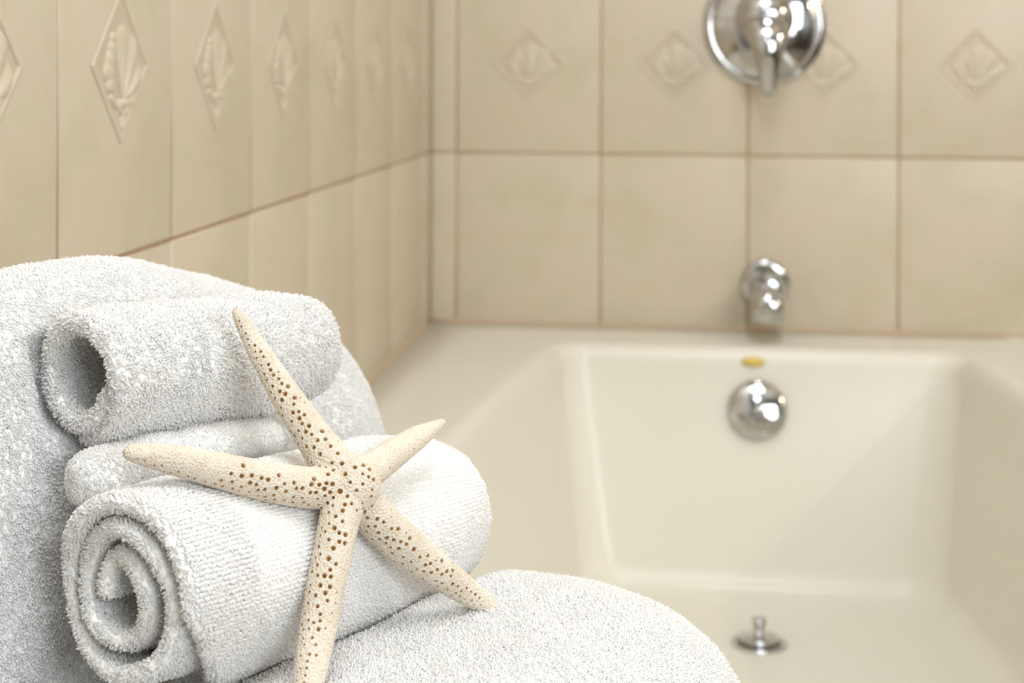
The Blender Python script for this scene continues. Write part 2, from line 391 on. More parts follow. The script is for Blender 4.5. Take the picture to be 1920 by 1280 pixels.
# overflow plate, gold label and drain belong to the tub
def back_wall_pt(z):
    """y of the tub's foot wall at height z, and outward normal"""
    t = 0.75 * (-z - re) / (H - re - 0.030)
    return RY + (BY - RY)*t
OVX, OVZ = 0.4520, -0.0755
yo = back_wall_pt(OVZ)
slope = math.atan2(-(BY-RY)*0.75, (H - re - 0.030))
M = Matrix.Translation((OVX, yo - 0.0005, OVZ)) @ Matrix.Rotation(math.pi/2 - slope, 4, 'X')
ro = 0.0375
mb = MB(); mb.lathe([(ro, 0), (ro, 0.004), (ro*0.985, 0.0065), (ro*0.95, 0.0085), (ro*0.90, 0.0095), (ro*0.80, 0.0110), (ro*0.6, 0.0128), (ro*0.4, 0.0140), (ro*0.2, 0.0147), (0.0001, 0.015)], M)
op = mb.make('overflow_plate', CHROME, tub)
mb = MB(); mb.lathe([(0.0045, 0.014), (0.0045, 0.0165), (0.0038, 0.0175), (0.0001, 0.018)], M, 24)
mb.make('screw', CHROME, op)
LBZ = -0.0165
M = Matrix.Translation((0.4470, RY - 0.0016, LBZ)) @ Matrix.Rotation(math.pi/2 - 0.36, 4, 'X')
mb = MB(); rg = []
for r, h in ((1, -0.002), (1, 0.0012), (0.95, 0.0016), (0.3, 0.0017)):
    rg.append([M @ Vector((0.0150*r*math.cos(2*math.pi*k/40), 0.0062*r*math.sin(2*math.pi*k/40), h)) for k in range(40)])
mb.loft(rg)
tag(mb.make('foil_label', GOLD, tub), 'small gold oval foil label')
M = Matrix.Translation((DRX, DRY, FLZ))
mb = MB(); mb.lathe([(0.0325, 0.0), (0.0325, 0.0015), (0.031, 0.003), (0.0285, 0.0035), (0.026, 0.002), (0.024, 0.0008), (0.0001, 0.0006)], M)
dr = mb.make('drain_flange', CHROME, tub)
mb = MB(); mb.lathe([(0.0225, 0.001), (0.0225, 0.003)], M); 
mb.lathe([(0.0001, 0.0015), (0.020, 0.0015), (0.0232, 0.004), (0.0240, 0.0068), (0.0225, 0.0085), (0.018, 0.0105), (0.010, 0.0120), (0.0062, 0.0125), (0.0058, 0.018), (0.0072, 0.0215), (0.0088, 0.024), (0.0088, 0.0275), (0.0075, 0.0292), (0.0001, 0.0296)], M)
mb.make('stopper', CHROME, tub)
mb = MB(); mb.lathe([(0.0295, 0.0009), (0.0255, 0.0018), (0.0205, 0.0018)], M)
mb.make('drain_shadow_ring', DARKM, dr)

# ------------------------------------------------------------------ faucet pieces on the back wall
def on_back(px, py, y=0.0):
    for Z in np.linspace(1.8, 2.6, 1601):
        p = at(px, py, Z)
        if p.y >= y: return p
RX = Matrix.Rotation(math.pi/2, 4, 'X')        # z axis -> -y (out of the back wall)
vc = Vector((0.4640, 0, 0.4135))
vc.z = 0.4186
valve = empty('shower_valve', vc); tag(valve, 'round chrome shower valve with a lever handle, high on the back tiled wall', 'faucet')
M = Matrix.Translation(vc) @ RX
R = 0.0835
mb = MB(); mb.lathe([(R, 0.0), (R, 0.0025), (R*0.99, 0.0040), (R*0.965, 0.0050), (R*0.92, 0.0058), (R*0.875, 0.0064), (R*0.865, 0.0058), (R*0.845, 0.0058), (R*0.835, 0.0066), (R*0.76, 0.0085), (R*0.66, 0.0105), (R*0.56, 0.0122), (0.040, 0.0134), (0.0001, 0.0140)], M, 96)
mb.make('escutcheon', CHROME, valve)
mb = MB(); mb.lathe([(0.0405, 0.015), (0.0405, 0.020), (0.0395, 0.034), (0.0370, 0.046), (0.032, 0.054), (0.022, 0.0600), (0.010, 0.0625), (0.0001, 0.063)], Matrix.Translation(vc + Vector((0, 0, 0.010))) @ RX, 64)
mb.make('hub', CHROME, valve)
mb = MB(); mb.lathe([(0.0042, 0.0), (0.0042, 0.0018), (0.0001, 0.002)], Matrix.Translation(vc + Vector((0.0, -0.0535, 0.034))) @ Matrix.Rotation(math.radians(50), 4, 'X'), 24)
mb.make('screw_cap', DARKM, valve)
# lever: teardrop paddle hanging down from the hub
mb = MB(); rg = []
LS = 1.0
prof = [(0.022, 0.001, 0.001), (0.0205, 0.011, 0.008), (0.016, 0.019, 0.0135), (0.008, 0.0235, 0.016), (-0.004, 0.0245, 0.0165), (-0.020, 0.0228, 0.0155), (-0.038, 0.0190, 0.013), (-0.056, 0.0150, 0.0105), (-0.074, 0.0118, 0.0085), (-0.088, 0.0100, 0.0075), (-0.098, 0.0086, 0.0065), (-0.103, 0.0060, 0.0045), (-0.1045, 0.001, 0.001)]
for z, wx, wy in prof:
    z = z*0.88; wx = wx*1.12
    yo_ = -0.054 - 0.020 * math.sin(math.pi * (0.0195 - z) / 0.125)
    cx = vc.x + 0.0015 + 0.003 * max(0, -z) / 0.1
    ring = []
    for k in range(32):
        a = 2*math.pi*k/32
        ring.append(Vector((cx + wx*math.cos(a), yo_ + wy*math.sin(a)*(1.0 if math.sin(a) < 0 else 0.6), vc.z + z - 0.004)))
    rg.append(ring)
mb.loft(rg)
mb.make('lever_handle', CHROME, valve)

sc_ = Vector((0.4667, 0, 0.0633))
spout = empty('tub_spout', sc_); tag(spout, 'short chrome tub spout with pull knob, low on the back tiled wall', 'faucet')
M = Matrix.Translation(sc_) @ RX
R = 0.0335
mb = MB(); mb.lathe([(R, 0.0), (R, 0.003), (R*0.96, 0.005), (R*0.85, 0.0062), (R*0.7, 0.0068), (0.0001, 0.007)], M, 64)
mb.make('wall_flange', CHROME, spout)
rg = []
# body runs out of the wall and its mouth bends down
path = [(0.004, 0.002, 0.0228, 0.0225), (0.03, 0.0, 0.0224, 0.0222), (0.06, -0.0015, 0.0220, 0.0218), (0.085, -0.003, 0.0217, 0.0215), (0.105, -0.0045, 0.0213, 0.0212)]
for t in range(1, 9):
    a = math.pi/2*t/8; path.append((0.105 + 0.014*math.sin(a), -0.0045 - 0.006*(1-math.cos(a)), 0.0213*max(0.02, math.cos(a)**0.55), 0.0212*max(0.02, math.cos(a)**0.55)))
for (yy, zz, rx, rz) in path:
    rg.append([Vector((sc_.x + rx*math.cos(2*math.pi*k/40), -yy, sc_.z - 0.009 + zz - 0.003 + rz*math.sin(2*math.pi*k/40))) for k in range(40)])
mb = MB(); mb.loft(rg, cap0=True, cap1=True)
# short mouth facing down
mz = sc_.z - 0.0135
mb.lathe([(0.0216, 0.0), (0.0216, -0.0205), (0.0208, -0.0215), (0.0170, -0.0210), (0.0165, -0.015)], Matrix.Translation((sc_.x, -0.0975, mz)), 40)
mb.make('spout_body', CHROME, spout)
M = Matrix.Translation((sc_.x, -0.098, sc_.z + 0.003))
mb = MB(); mb.lathe([(0.0028, 0.0), (0.0028, 0.014), (0.0042, 0.0160), (0.0052, 0.018), (0.0052, 0.021), (0.0040, 0.0225), (0.0001, 0.023)], M, 32)
mb.make('diverter_knob', CHROME, spout)

# vanity light on the right wall (the warm bulbs that glint in the chrome)
vl = empty('vanity_light', (ROOM_X, VAN[1][1], VAN[1][2])); tag(vl, 'three bulb vanity light bar on the right wall', 'lamp')
mb = MB(); mb.box(ROOM_X-0.03, ROOM_X, -1.46, -0.84, 1.10, 1.20); mb.make('back_plate', CHROME, vl, smooth=False)
for p in VAN:
    mb = MB(); mb.lathe([(0.02, 0), (0.024, 0.02), (0.02, 0.045)], Matrix.Translation((ROOM_X-0.03, p[1], p[2])) @ Matrix.Rotation(-math.pi/2, 4, 'Y'), 24); mb.make('socket', CHROME, vl)

# ------------------------------------------------------------------ towels
DIR = np.array([.567, .824]); NRM = np.array([.824, -.567]); ORG = np.array([-.156, .62])
def tw(d, n, z):
    """towel frame: along the rolls, toward the front right, height above the deck"""
    d = np.asarray(d, float); n = np.asarray(n, float); z = np.asarray(z, float)
    X = ORG[0] + DIR[0]*d + NRM[0]*n; Z = ORG[1] + DIR[1]*d + NRM[1]*n
    return np.stack([CAM_X + X*math.cos(YAW) - Z*math.sin(YAW), -CAM_D + X*math.sin(YAW) + Z*math.cos(YAW), z + 0*d], -1)

def grid_faces(nu, nv, close_v):
    i = np.arange(nu - 1)[:, None]; j = np.arange(nv if close_v else nv - 1)[None, :]
    j2 = (j + 1) % nv
    return np.stack([i*nv + j, i*nv + j2, (i+1)*nv + j2, (i+1)*nv + j], -1).reshape(-1, 4)
def lumps(P, amp, scale, seed=0):
    out = np.empty(len(P))
    for k, p in enumerate(P): out[k] = noise.fractal(Vector(p) * scale + Vector((seed, seed*1.7, 0)), 0.9, 2.1, 3)
    return out * amp
def vert_normals(V, F):
    n = np.zeros_like(V)
    fn = np.cross(V[F[:, 2]] - V[F[:, 0]], V[F[:, 3]] - V[F[:, 1]])
    for k in range(4): np.add.at(n, F[:, k], fn)
    return n / np.maximum(np.linalg.norm(n, axis=1, keepdims=True), 1e-12)

def tufts(P, N, Lean, length, radius, jitter=0.5, len_var=0.25, sides=3, blunt=0.75):
    """loops of pile: one short bent taper at every point. P, N, Lean: (k,3)"""
    k = len(P)
    rnd = rng.normal(size=(k, 3)) * jitter
    D0 = N + 0.35*Lean + rnd*0.6; D0 /= np.linalg.norm(D0, axis=1, keepdims=True)
    D1 = 0.55*N + Lean + rnd; D1 /= np.linalg.norm(D1, axis=1, keepdims=True)
    L = (length * (1 + len_var*rng.normal(size=k)).clip(0.4, 1.7))[:, None]
    R = (radius * (1 + 0.15*rng.normal(size=k)).clip(0.6, 1.5))[:, None]
    c0 = P + N*radius*0.05; c1 = P + D0*L*0.42; c2 = c1 + D1*L*0.42; c3 = c2 + D1*L*0.16
    ref = np.tile([0.3, 0.5, 0.81], (k, 1))
    A = np.cross(D1, ref); A /= np.linalg.norm(A, axis=1, keepdims=True); B = np.cross(D1, A)
    rings = []
    for c, s in ((c0, 0.9), (c1, 1.05), (c2, blunt)):
        for q in range(sides):
            a = 2*math.pi*q/sides + (0 if s != 1.05 else 0.0)
            rings.append(c + R*s*(math.cos(a)*A + math.sin(a)*B))
    rings.append(c3)
    nv = 3*sides + 1
    V = np.stack(rings, 1).reshape(-1, 3)
    quads = []; tris = []
    for r in range(2):
        for q in range(sides):
            q2 = (q+1) % sides
            quads.append((r*sides+q, r*sides+q2, (r+1)*sides+q2, (r+1)*sides+q))
    for q in range(sides): tris.append((2*sides+q, 2*sides+(q+1) % sides, 3*sides))
    tri = []
    for a_, b_, c_, d_ in quads: tri += [(a_, b_, c_), (a_, c_, d_)]
    tri += tris
    tri = np.array(tri)
    Fc = (tri[None] + (np.arange(k)*nv)[:, None, None]).reshape(-1, 3)
    return V, Fc

def scatter(V, F, dens, keep=None):
    """area weighted points on a quad mesh"""
    a, b_, c, d = (V[F[:, i]] for i in range(4))
    ar = 0.5*np.linalg.norm(np.cross(c - a, d - b_), axis=1)
    if keep is not None: ar = ar*keep
    n = int(ar.sum()*dens); idx = rng.choice(len(F), n, p=ar/ar.sum())
    u = rng.random((n, 1)); v = rng.random((n, 1))
    vn = vert_normals(V, F)
    def bl(Q):
        return (Q[F[idx, 0]]*(1-u)*(1-v) + Q[F[idx, 1]]*u*(1-v) + Q[F[idx, 2]]*u*v + Q[F[idx, 3]]*(1-u)*v)
    P = bl(V); N = bl(vn); N /= np.maximum(np.linalg.norm(N, axis=1, keepdims=True), 1e-9)
    return P, N, idx

def orient_out(V, F, center=None):
    n = np.cross(V[F[:, 2]] - V[F[:, 0]], V[F[:, 3]] - V[F[:, 1]]); c = V[F].mean(1)
    vol = (n * c).sum()
    return F if vol > 0 else F[:, ::-1]

def mound(spine, nphi=72, nst=90, ex=2.3, cap=0.06, lump=(0.004, 9, 1)):
    """soft piled towel. spine rows: (d, n, ztop, zbottom, half depth)"""
    sp = np.array(spine, float); t = np.linspace(0, 1, len(sp))
    seg = np.concatenate([[0], np.cumsum(np.hypot(np.diff(sp[:, 0]), np.diff(sp[:, 1])))]); seg /= seg[-1]
    ts = 0.5 - 0.5*np.cos(np.pi*np.linspace(0, 1, nst)); ts = 0.5*ts + 0.5*np.linspace(0, 1, nst)
    rows = np.stack([np.interp(ts, seg, sp[:, k]) for k in range(5)], -1)
    # light smoothing of the spine
    for _ in range(14): rows[1:-1] = 0.25*rows[:-2] + 0.5*rows[1:-1] + 0.25*rows[2:]
    V = []
    for i, r in enumerate(rows):
        e0 = min(1, ts[i]/cap); e1 = min(1, (1 - ts[i])/cap); s = math.sqrt(max(1 - (1 - e0)**2, 0)) * math.sqrt(max(1 - (1 - e1)**2, 0)); s = max(s, 0.02)
        wx = 0.0 if i in (0, nst - 1) else 1.0
        tan = rows[min(i+1, nst-1), :2] - rows[max(i-1, 0), :2]; tan /= np.linalg.norm(tan); pn = np.array([-tan[1], tan[0]])
        zc = (r[2] + r[3])/2; hz = (r[2] - r[3])/2
        for k in range(nphi):
            a = 2*math.pi*k/nphi; ca, sa = math.cos(a), math.sin(a)
            x = wx*math.copysign(abs(ca)**(2/ex), ca)*r[4]*s; z = math.copysign(abs(sa)**(2/ex), sa)*hz*(0.55 + 0.45*s)
            V.append((r[0] + pn[0]*x, r[1] + pn[1]*x, zc + z - hz*0.45*(1-s)*0.0))
    V = np.array(V); W = tw(V[:, 0], V[:, 1], V[:, 2])
    F = grid_faces(nst, nphi, True); F = orient_out(W, F)
    if lump:
        W = W + vert_normals(W, F) * lumps(W, lump[0], lump[1], lump[2])[:, None]
        W[:, 2] = np.maximum(W[:, 2], 0.0015)
    return W, F

def finish_mound(thing, W, F, dens, length, radius, lean, jitter, keepfn=None, **k):
    base = part('folded_cloth', W, F, TERRY, thing)
    c = W[F].mean(1); vn = vert_normals(W, F)[F].mean(1)
    keep = (vn[:, 2] > -0.55) & (c[:, 2] > 0.006)
    if keepfn is not None: keep &= keepfn(c, vn)
    P, N, _ = scatter(W, F, dens, keep.astype(float))
    Ln = lean(P, N)
    V, Fc = tufts(P, N, Ln, length, radius, jitter, **k)
    pl = part('pile', V, Fc, PILE, thing, smooth=False); pl['kind'] = 'stuff'
    return base, pl
def lean_field(base, amp, scale):
    base = np.array(base, float)
    def f(P, N):
        g = np.array([noise.noise_vector(Vector(p)*scale) for p in P[::1]])
        L = base[None] + g*amp
        L -= (L*N).sum(1, keepdims=True)*N
        return L
    return f
cam_loc = np.array([CAM_X, -CAM_D, CAM_Z])
def face_cam(c, vn):
    v = cam_loc[None] - c; v /= np.linalg.norm(v, axis=1, keepdims=True)
    return (vn*v).sum(1) > -0.35

# tall towel at the back left, against the wall
t_back = empty('bath_towel', tuple(tw(0.10, -0.12, 0.0)))
tag(t_back, 'largest white bath towel, piled tall at the back against the left tiled wall', 'towel', 'white terry towels piled on the tub ledge')
SP_A = [(-0.150, -0.100, 0.262, 0.0, 0.036), (-0.02, -0.104, 0.274, 0.0, 0.043), (0.06, -0.114, 0.276, 0.0, 0.050), (0.12, -0.124, 0.270, 0.0, 0.056), (0.17, -0.132, 0.259, 0.0, 0.058), (0.22, -0.134, 0.241, 0.0, 0.058), (0.27, -0.133, 0.214, 0.0, 0.056), (0.305, -0.130, 0.176, 0.0, 0.053)]
WA, FA = mound(SP_A, cap=0.10, ex=2.2, lump=(0.0035, 10, 3))
def dent(W, cyls):
    """cloth gives way where a roll presses into it; cyls: (d0, d1, n, z, slope, radius)"""
    W = W.copy()
    x = W[:, 0] - CAM_X; y = W[:, 1] + CAM_D
    X = x*math.cos(YAW) + y*math.sin(YAW); Z = -x*math.sin(YAW) + y*math.cos(YAW)
    d = (X - ORG[0])*DIR[0] + (Z - ORG[1])*DIR[1]; n = (X - ORG[0])*NRM[0] + (Z - ORG[1])*NRM[1]; z = W[:, 2].copy()
    for d0, d1, n0, z0, sl, r in cyls:
        zc = z0 + sl*(d - d0); dn = n - n0; dz = z - zc; q = np.hypot(dn, dz)
        inside = (d > d0 - 0.004) & (d < d1 + 0.004) & (q < r)
        k = np.where(inside, r/np.maximum(q, 1e-4), 1.0)
        n = n0 + dn*k; z = zc + dz*k
    V = tw(d, n, z); V[:, 2] = np.maximum(V[:, 2], 0.0015)
    return V
ROLLS = [(0.0, 0.212, 0.001, 0.161, -0.06, 0.0475), (0.026, 0.178, -0.056, 0.235, -0.045, 0.0315)]
WA = dent(WA, ROLLS)
WA[:, 0] = np.maximum(WA[:, 0], 0.006)
finish_mound(t_back, WA, FA, 1.3e6, 0.0016, 0.00052, lean_field((0.1, -0.2, -0.5), 0.9, 60), 0.40, face_cam)

# low folded towel in front, under the rolls
t_low = empty('hand_towel', tuple(tw(0.12, 0.07, 0.0)))
tag(t_low, 'low plump white towel at the bottom right, lying under the large roll', 'towel', 'white terry towels piled on the tub ledge')
SP_B = [(-0.075, 0.030, 0.100, 0.0, 0.085), (-0.02, 0.055, 0.113, 0.0, 0.106), (0.06, 0.072, 0.120, 0.0, 0.120), (0.14, 0.072, 0.1265, 0.0, 0.119), (0.20, 0.066, 0.1285, 0.0, 0.110), (0.256, 0.054, 0.120, 0.0, 0.094)]
WB, FB = mound(SP_B, cap=0.22, ex=2.6, lump=(0.003, 12, 8))
WB = dent(WB, ROLLS[:1])
finish_mound(t_low, WB, FB, 1.5e6, 0.0016, 0.00048, lean_field((0.25, -0.1, -0.1), 0.9, 70), 0.45, face_cam)

def roll_sheet(d0, d1, n0, zc, r_in, r_out, turns, thick, th_end, squash, seed, off0, off1, wob, nth=170, kax=26, kc=6, tilt=(0, 0), egg=0.0, far=0.22):
    """a rolled cloth as one spiral sheet with rounded edges.
    th_end: angle where the outer end lies (0 = front, 90 deg = top); the angle DEcreases outward (top -> front -> bottom)."""
    th_tot = turns*2*math.pi
    rows = []; TH = []
    sg = np.linspace(0, 1, nth)
    rr = r_in + (r_out - thick/2 - r_in)*sg**0.8
    th = th_end + th_tot*(1 - sg)             # decreasing toward the outer end
    w_ = np.array([noise.noise(Vector((s*turns*2.2, seed, 0.3))) for s in sg])
    w2 = np.array([noise.noise(Vector((s*turns*1.3, seed + 5, 0.9))) for s in sg])
    fade = (1 - sg)**0.6
    rr = rr*(1 + wob*w_*fade)
    x = rr*np.cos(th)*squash[0] + wob*0.25*r_out*w2*fade; z = rr*np.sin(th)*squash[1]
    z = z*(1 + egg*np.cos(th))
    C = np.stack([x, z], -1)
    for _ in range(3): C[1:-1] = 0.25*C[:-2] + 0.5*C[1:-1] + 0.25*C[2:]
    tan = np.gradient(C, axis=0); tan /= np.linalg.norm(tan, axis=1, keepdims=True)
    nr = np.stack([-tan[:, 1], tan[:, 0]], -1)
    if (nr*C).sum() < 0: nr = -nr
    V = []
    for i in range(nth):
        e = min(1, (1 - sg[i])/0.012); e2 = min(1, sg[i]/0.02); hz = thick/2*math.sqrt(max(0.02, 1 - (1-e)**2))*math.sqrt(max(0.02, 1 - (1-e2)**2))
        # how far the sheet's near and far edges are set in
        a0 = d0 + off0(sg[i], th[i]); a1 = d1 - off1(sg[i], th[i])
        loop = []
        for k in range(kax): loop.append((a0 + hz + (a1 - a0 - 2*hz)*(k/(kax-1))**1.6, hz))
        for k in range(1, kc): a = math.pi/2 - math.pi*k/kc; loop.append((a1 - hz + hz*math.cos(a), hz*math.sin(a)))
        for k in range(kax): loop.append((a1 - hz - (a1 - a0 - 2*hz)*(1 - (1 - k/(kax-1))**1.6), -hz))
        for k in range(1, kc): a = -math.pi/2 - math.pi*k/kc; loop.append((a0 + hz + hz*math.cos(a), hz*math.sin(a)))
        for (u, hgt) in loop:
            q = max(0.0, min(1.0, (u - (d1 - 0.055))/0.055)); sc1 = 1 - far*q*q
            q0 = max(0.0, min(1.0, (d0 + 0.02 - u)/0.02)); sc1 *= 1 - 0.03*q0*q0
            c = C[i]*sc1 + nr[i]*hgt
            V.append((u, n0 + c[0] + tilt[0]*(u-d0), zc + c[1] + tilt[1]*(u-d0)))
    nv = 2*kax + 2*(kc-1)
    V = np.array(V); W = tw(V[:, 0], V[:, 1], V[:, 2])
    F = grid_faces(nth, nv, True)
    caps = []
    for i_, flip in ((0, True), (nth-1, False)):
        for k in range(kax-1):
            q = [i_*nv+k, i_*nv+k+1, i_*nv+2*kax+kc-3-k, i_*nv+2*kax+kc-2-k]
            caps.append(q[::-1] if flip else q)
    nside = len(F); F = np.concatenate([F, np.array(caps)])
    # wind outward: compare with the outer side direction of the last row
    fi = (nth-3)*nv + 8
    n_ = np.cross(W[fi+nv+1] - W[fi], W[fi+nv] - W[fi+1])
    want = W[fi] - W[fi - 0 + (kax*2 + kc - 1 - 16 + 0) % nv] if False else None
    fn = np.cross(W[F[:, 2]] - W[F[:, 0]], W[F[:, 3]] - W[F[:, 1]]); cc = W[F].mean(1)
    if (fn*cc).sum() < 0: F = F[:, ::-1]
    W = W + vert_normals(W, F)*lumps(W, 0.0012, 30, seed)[:, None]
    meta = dict(nth=nth, nv=nv, kax=kax, kc=kc, sg=sg, V=V, flipped=(fn*cc).sum() < 0)
    return W, F, meta

# big roll in the middle
def offA(s, th):
    # the outer wrap's edge slants away from the end face: nothing at the top, most at the bottom
    k = th - R1_END                          # 0 at the very end, grows inward
    v = 0.070*max(0.0, 1 - k/2.3)
    return v + 0.004*(1-s) + 0.0015*math.sin(th*2.3)
R1_END = math.radians(-130)
roll1 = empty('rolled_hand_towel', tuple(tw(0.09, 0.0, 0.117)))
tag(roll1, 'large ribbed white towel roll in the middle, its spiral end facing left, under the starfish', 'towel', 'white terry towels piled on the tub ledge')
W1, F1, m1 = roll_sheet(0.0, 0.212, 0.001, 0.1610, 0.0085, 0.0470, 2.9, 0.0060, R1_END, (0.96, 1.0), 4.0,
                        offA, lambda s, th: 0.010*(1-s), 0.40, nth=220, tilt=(0, -0.06), far=0.30)
base1 = part('rolled_cloth', W1, F1, TERRY, roll1)
# ribbed loops on the outer turn: regular rows along the roll
def sheet_grid(W, F, meta, s_min, row, col):
    """regular points on the outer face of the last turn"""
    nth, nv, kax = meta['nth'], meta['nv'], meta['kax']
    G = W.reshape(nth, nv, 3); VN = vert_normals(W, F).reshape(nth, nv, 3)
    i0 = int(nth*s_min)
    G = G[i0:, :kax]; VN = VN[i0:, :kax]
    midl = np.concatenate([[0], np.cumsum(np.linalg.norm(np.diff(G[:, kax//2], axis=0), axis=1))])
    Ps, Ns, Ts = [], [], []
    nrow = int(midl[-1]/row)
    for r in range(nrow):
        t = np.interp(r*row, midl, np.arange(len(midl))); i = min(int(t), len(G)-2); f = t - i
        line = G[i]*(1-f) + G[i+1]*f; nl = VN[i]*(1-f) + VN[i+1]*f
        tan = G[i+1] - G[i]; tan = tan/np.maximum(np.linalg.norm(tan, axis=1, keepdims=True), 1e-9)
        L = np.concatenate([[0], np.cumsum(np.linalg.norm(np.diff(line, axis=0), axis=1))])
        q = np.arange(0.0, L[-1], col) + (0.5*col if r % 2 else 0)
        q = q[q < L[-1]]
        Ps.append(np.stack([np.interp(q, L, line[:, k]) for k in range(3)], -1))
        Ns.append(np.stack([np.interp(q, L, nl[:, k]) for k in range(3)], -1))
        Ts.append(np.stack([np.interp(q, L, tan[:, k]) for k in range(3)], -1))
    P = np.concatenate(Ps); N = np.concatenate(Ns); Tn = np.concatenate(Ts)
    N /= np.linalg.norm(N, axis=1, keepdims=True)
    return P, N, Tn
P, N, Tn = sheet_grid(W1, F1, m1, 1 - 1.03/2.9, 0.00185, 0.00135)
P = P + rng.normal(size=P.shape)*0.00013
V, Fc = tufts(P, N, Tn*0.9, 0.0022, 0.00080, 0.14, 0.12, sides=4, blunt=0.72)
pl = part('ribbed_pile', V, Fc, RIB, roll1, smooth=False); pl['kind'] = 'stuff'
# loops on the edges and the inner faces near the visible end
def end_pile(thing, W, F, meta, depth, dens, length, radius, jitter, name='edge_pile', outer_too=False, lean_amp=0.5, seed=1):
    nth, nv, kax, kc = meta['nth'], meta['nv'], meta['kax'], meta['kc']
    c = meta['V'][F].mean(1)
    col = F[:, 0] % nv
    dmin = meta['V'].reshape(nth, nv, 3)[:, :, 0].min(1)
    row = np.minimum(F.min(1)//nv, nth-1)
    near = (c[:, 0] - dmin[row]) < depth
    if outer_too: near = near | (meta['sg'][row] > outer_too)
    P, N, _ = scatter(W, F, dens, near.astype(float))
    g = np.array([noise.noise_vector(Vector(p)*80 + Vector((seed, 0, 0))) for p in P]); g -= (g*N).sum(1, keepdims=True)*N
    V, Fc = tufts(P, N, g*lean_amp, length, radius, jitter)
    pl = part(name, V, Fc, PILE, thing, smooth=False); pl['kind'] = 'stuff'
end_pile(roll1, W1, F1, m1, 0.034, 1.1e6, 0.0017, 0.00052, 0.22)

# small fluffy roll on top
R2_END = math.radians(-100)
def off2(s, th):
    k = th - R2_END; v = 0.0
    if k < math.radians(150): v = 0.010*(1 - k/math.radians(150))
    return v + 0.006*(1-s)
roll2 = empty('rolled_washcloth', tuple(tw(0.10, -0.055, 0.206)))
tag(roll2, 'small fluffy white towel roll on top of the pile, its hollow end facing left', 'towel', 'white terry towels piled on the tub ledge')
W2, F2, m2 = roll_sheet(0.026, 0.178, -0.056, 0.2350, 0.0185, 0.0305, 1.25, 0.0070, R2_END, (0.92, 1.0), 11.0,
                        off2, lambda s, th: 0.004*(1-s), 0.12, nth=130, tilt=(0, -0.045), far=0.25)
part('rolled_cloth', W2, F2, TERRY, roll2)
end_pile(roll2, W2, F2, m2, 0.045, 1.2e6, 0.0020, 0.00052, 0.36, name='pile', outer_too=0.18, lean_amp=0.9, seed=4)
# its smooth woven border, folded under the roll
SP_H = [(0.012, -0.036, 0.2065, 0.186, 0.013), (0.05, -0.036, 0.2085, 0.188, 0.014), (0.10, -0.040, 0.2055, 0.186, 0.014), (0.14, -0.046, 0.198, 0.182, 0.012)]
WH, FH = mound(SP_H, nphi=40, nst=50, cap=0.10, ex=2.2, lump=(0.0012, 30, 5))
hem = part('smooth_border', WH, FH, TERRY, roll2); hem['label'] = 'smooth woven border of the cloth'
P, N, _ = scatter(WH, FH, 2.2e6)
V, Fc = tufts(P, N, np.zeros_like(P), 0.0011, 0.00036, 0.5)
pl = part('border_pile', V, Fc, PILE, hem, smooth=False); pl['kind'] = 'stuff'

# ------------------------------------------------------------------ starfish
ARMS = [  # (px, py, forward distance, width in photo pixels)
    [(655, 905, .669, 84), (622, 868, .672, 80), (583, 812, .680, 66), (536, 742, .690, 56), (487, 662, .698, 42), (455, 606, .703, 28), (442, 583, .705, 17)],
    [(655, 905, .669, 84), (585, 916, .662, 76), (502, 903, .650, 72), (420, 884, .641, 66), (330, 862, .634, 56), (262, 850, .630, 40), (238, 848, .628, 26)],
    [(655, 905, .669, 84), (697, 880, .682, 62), (737, 850, .701, 56), (782, 820, .717, 44), (816, 800, .729, 24), (831, 790, .735, 12)],
    [(655, 905, .669, 84), (692, 960, .673, 74), (740, 1006, .680, 76), (810, 1062, .689, 66), (880, 1112, .700, 48), (930, 1146, .709, 28), (950, 1158, .713, 15)],
    [(655, 905, .669, 84), (642, 950, .663, 78), (630, 1005, .654, 74), (612, 1092, .645, 72), (594, 1190, .632, 70), (578, 1280, .615, 60), (568, 1345, .603, 34)],
]
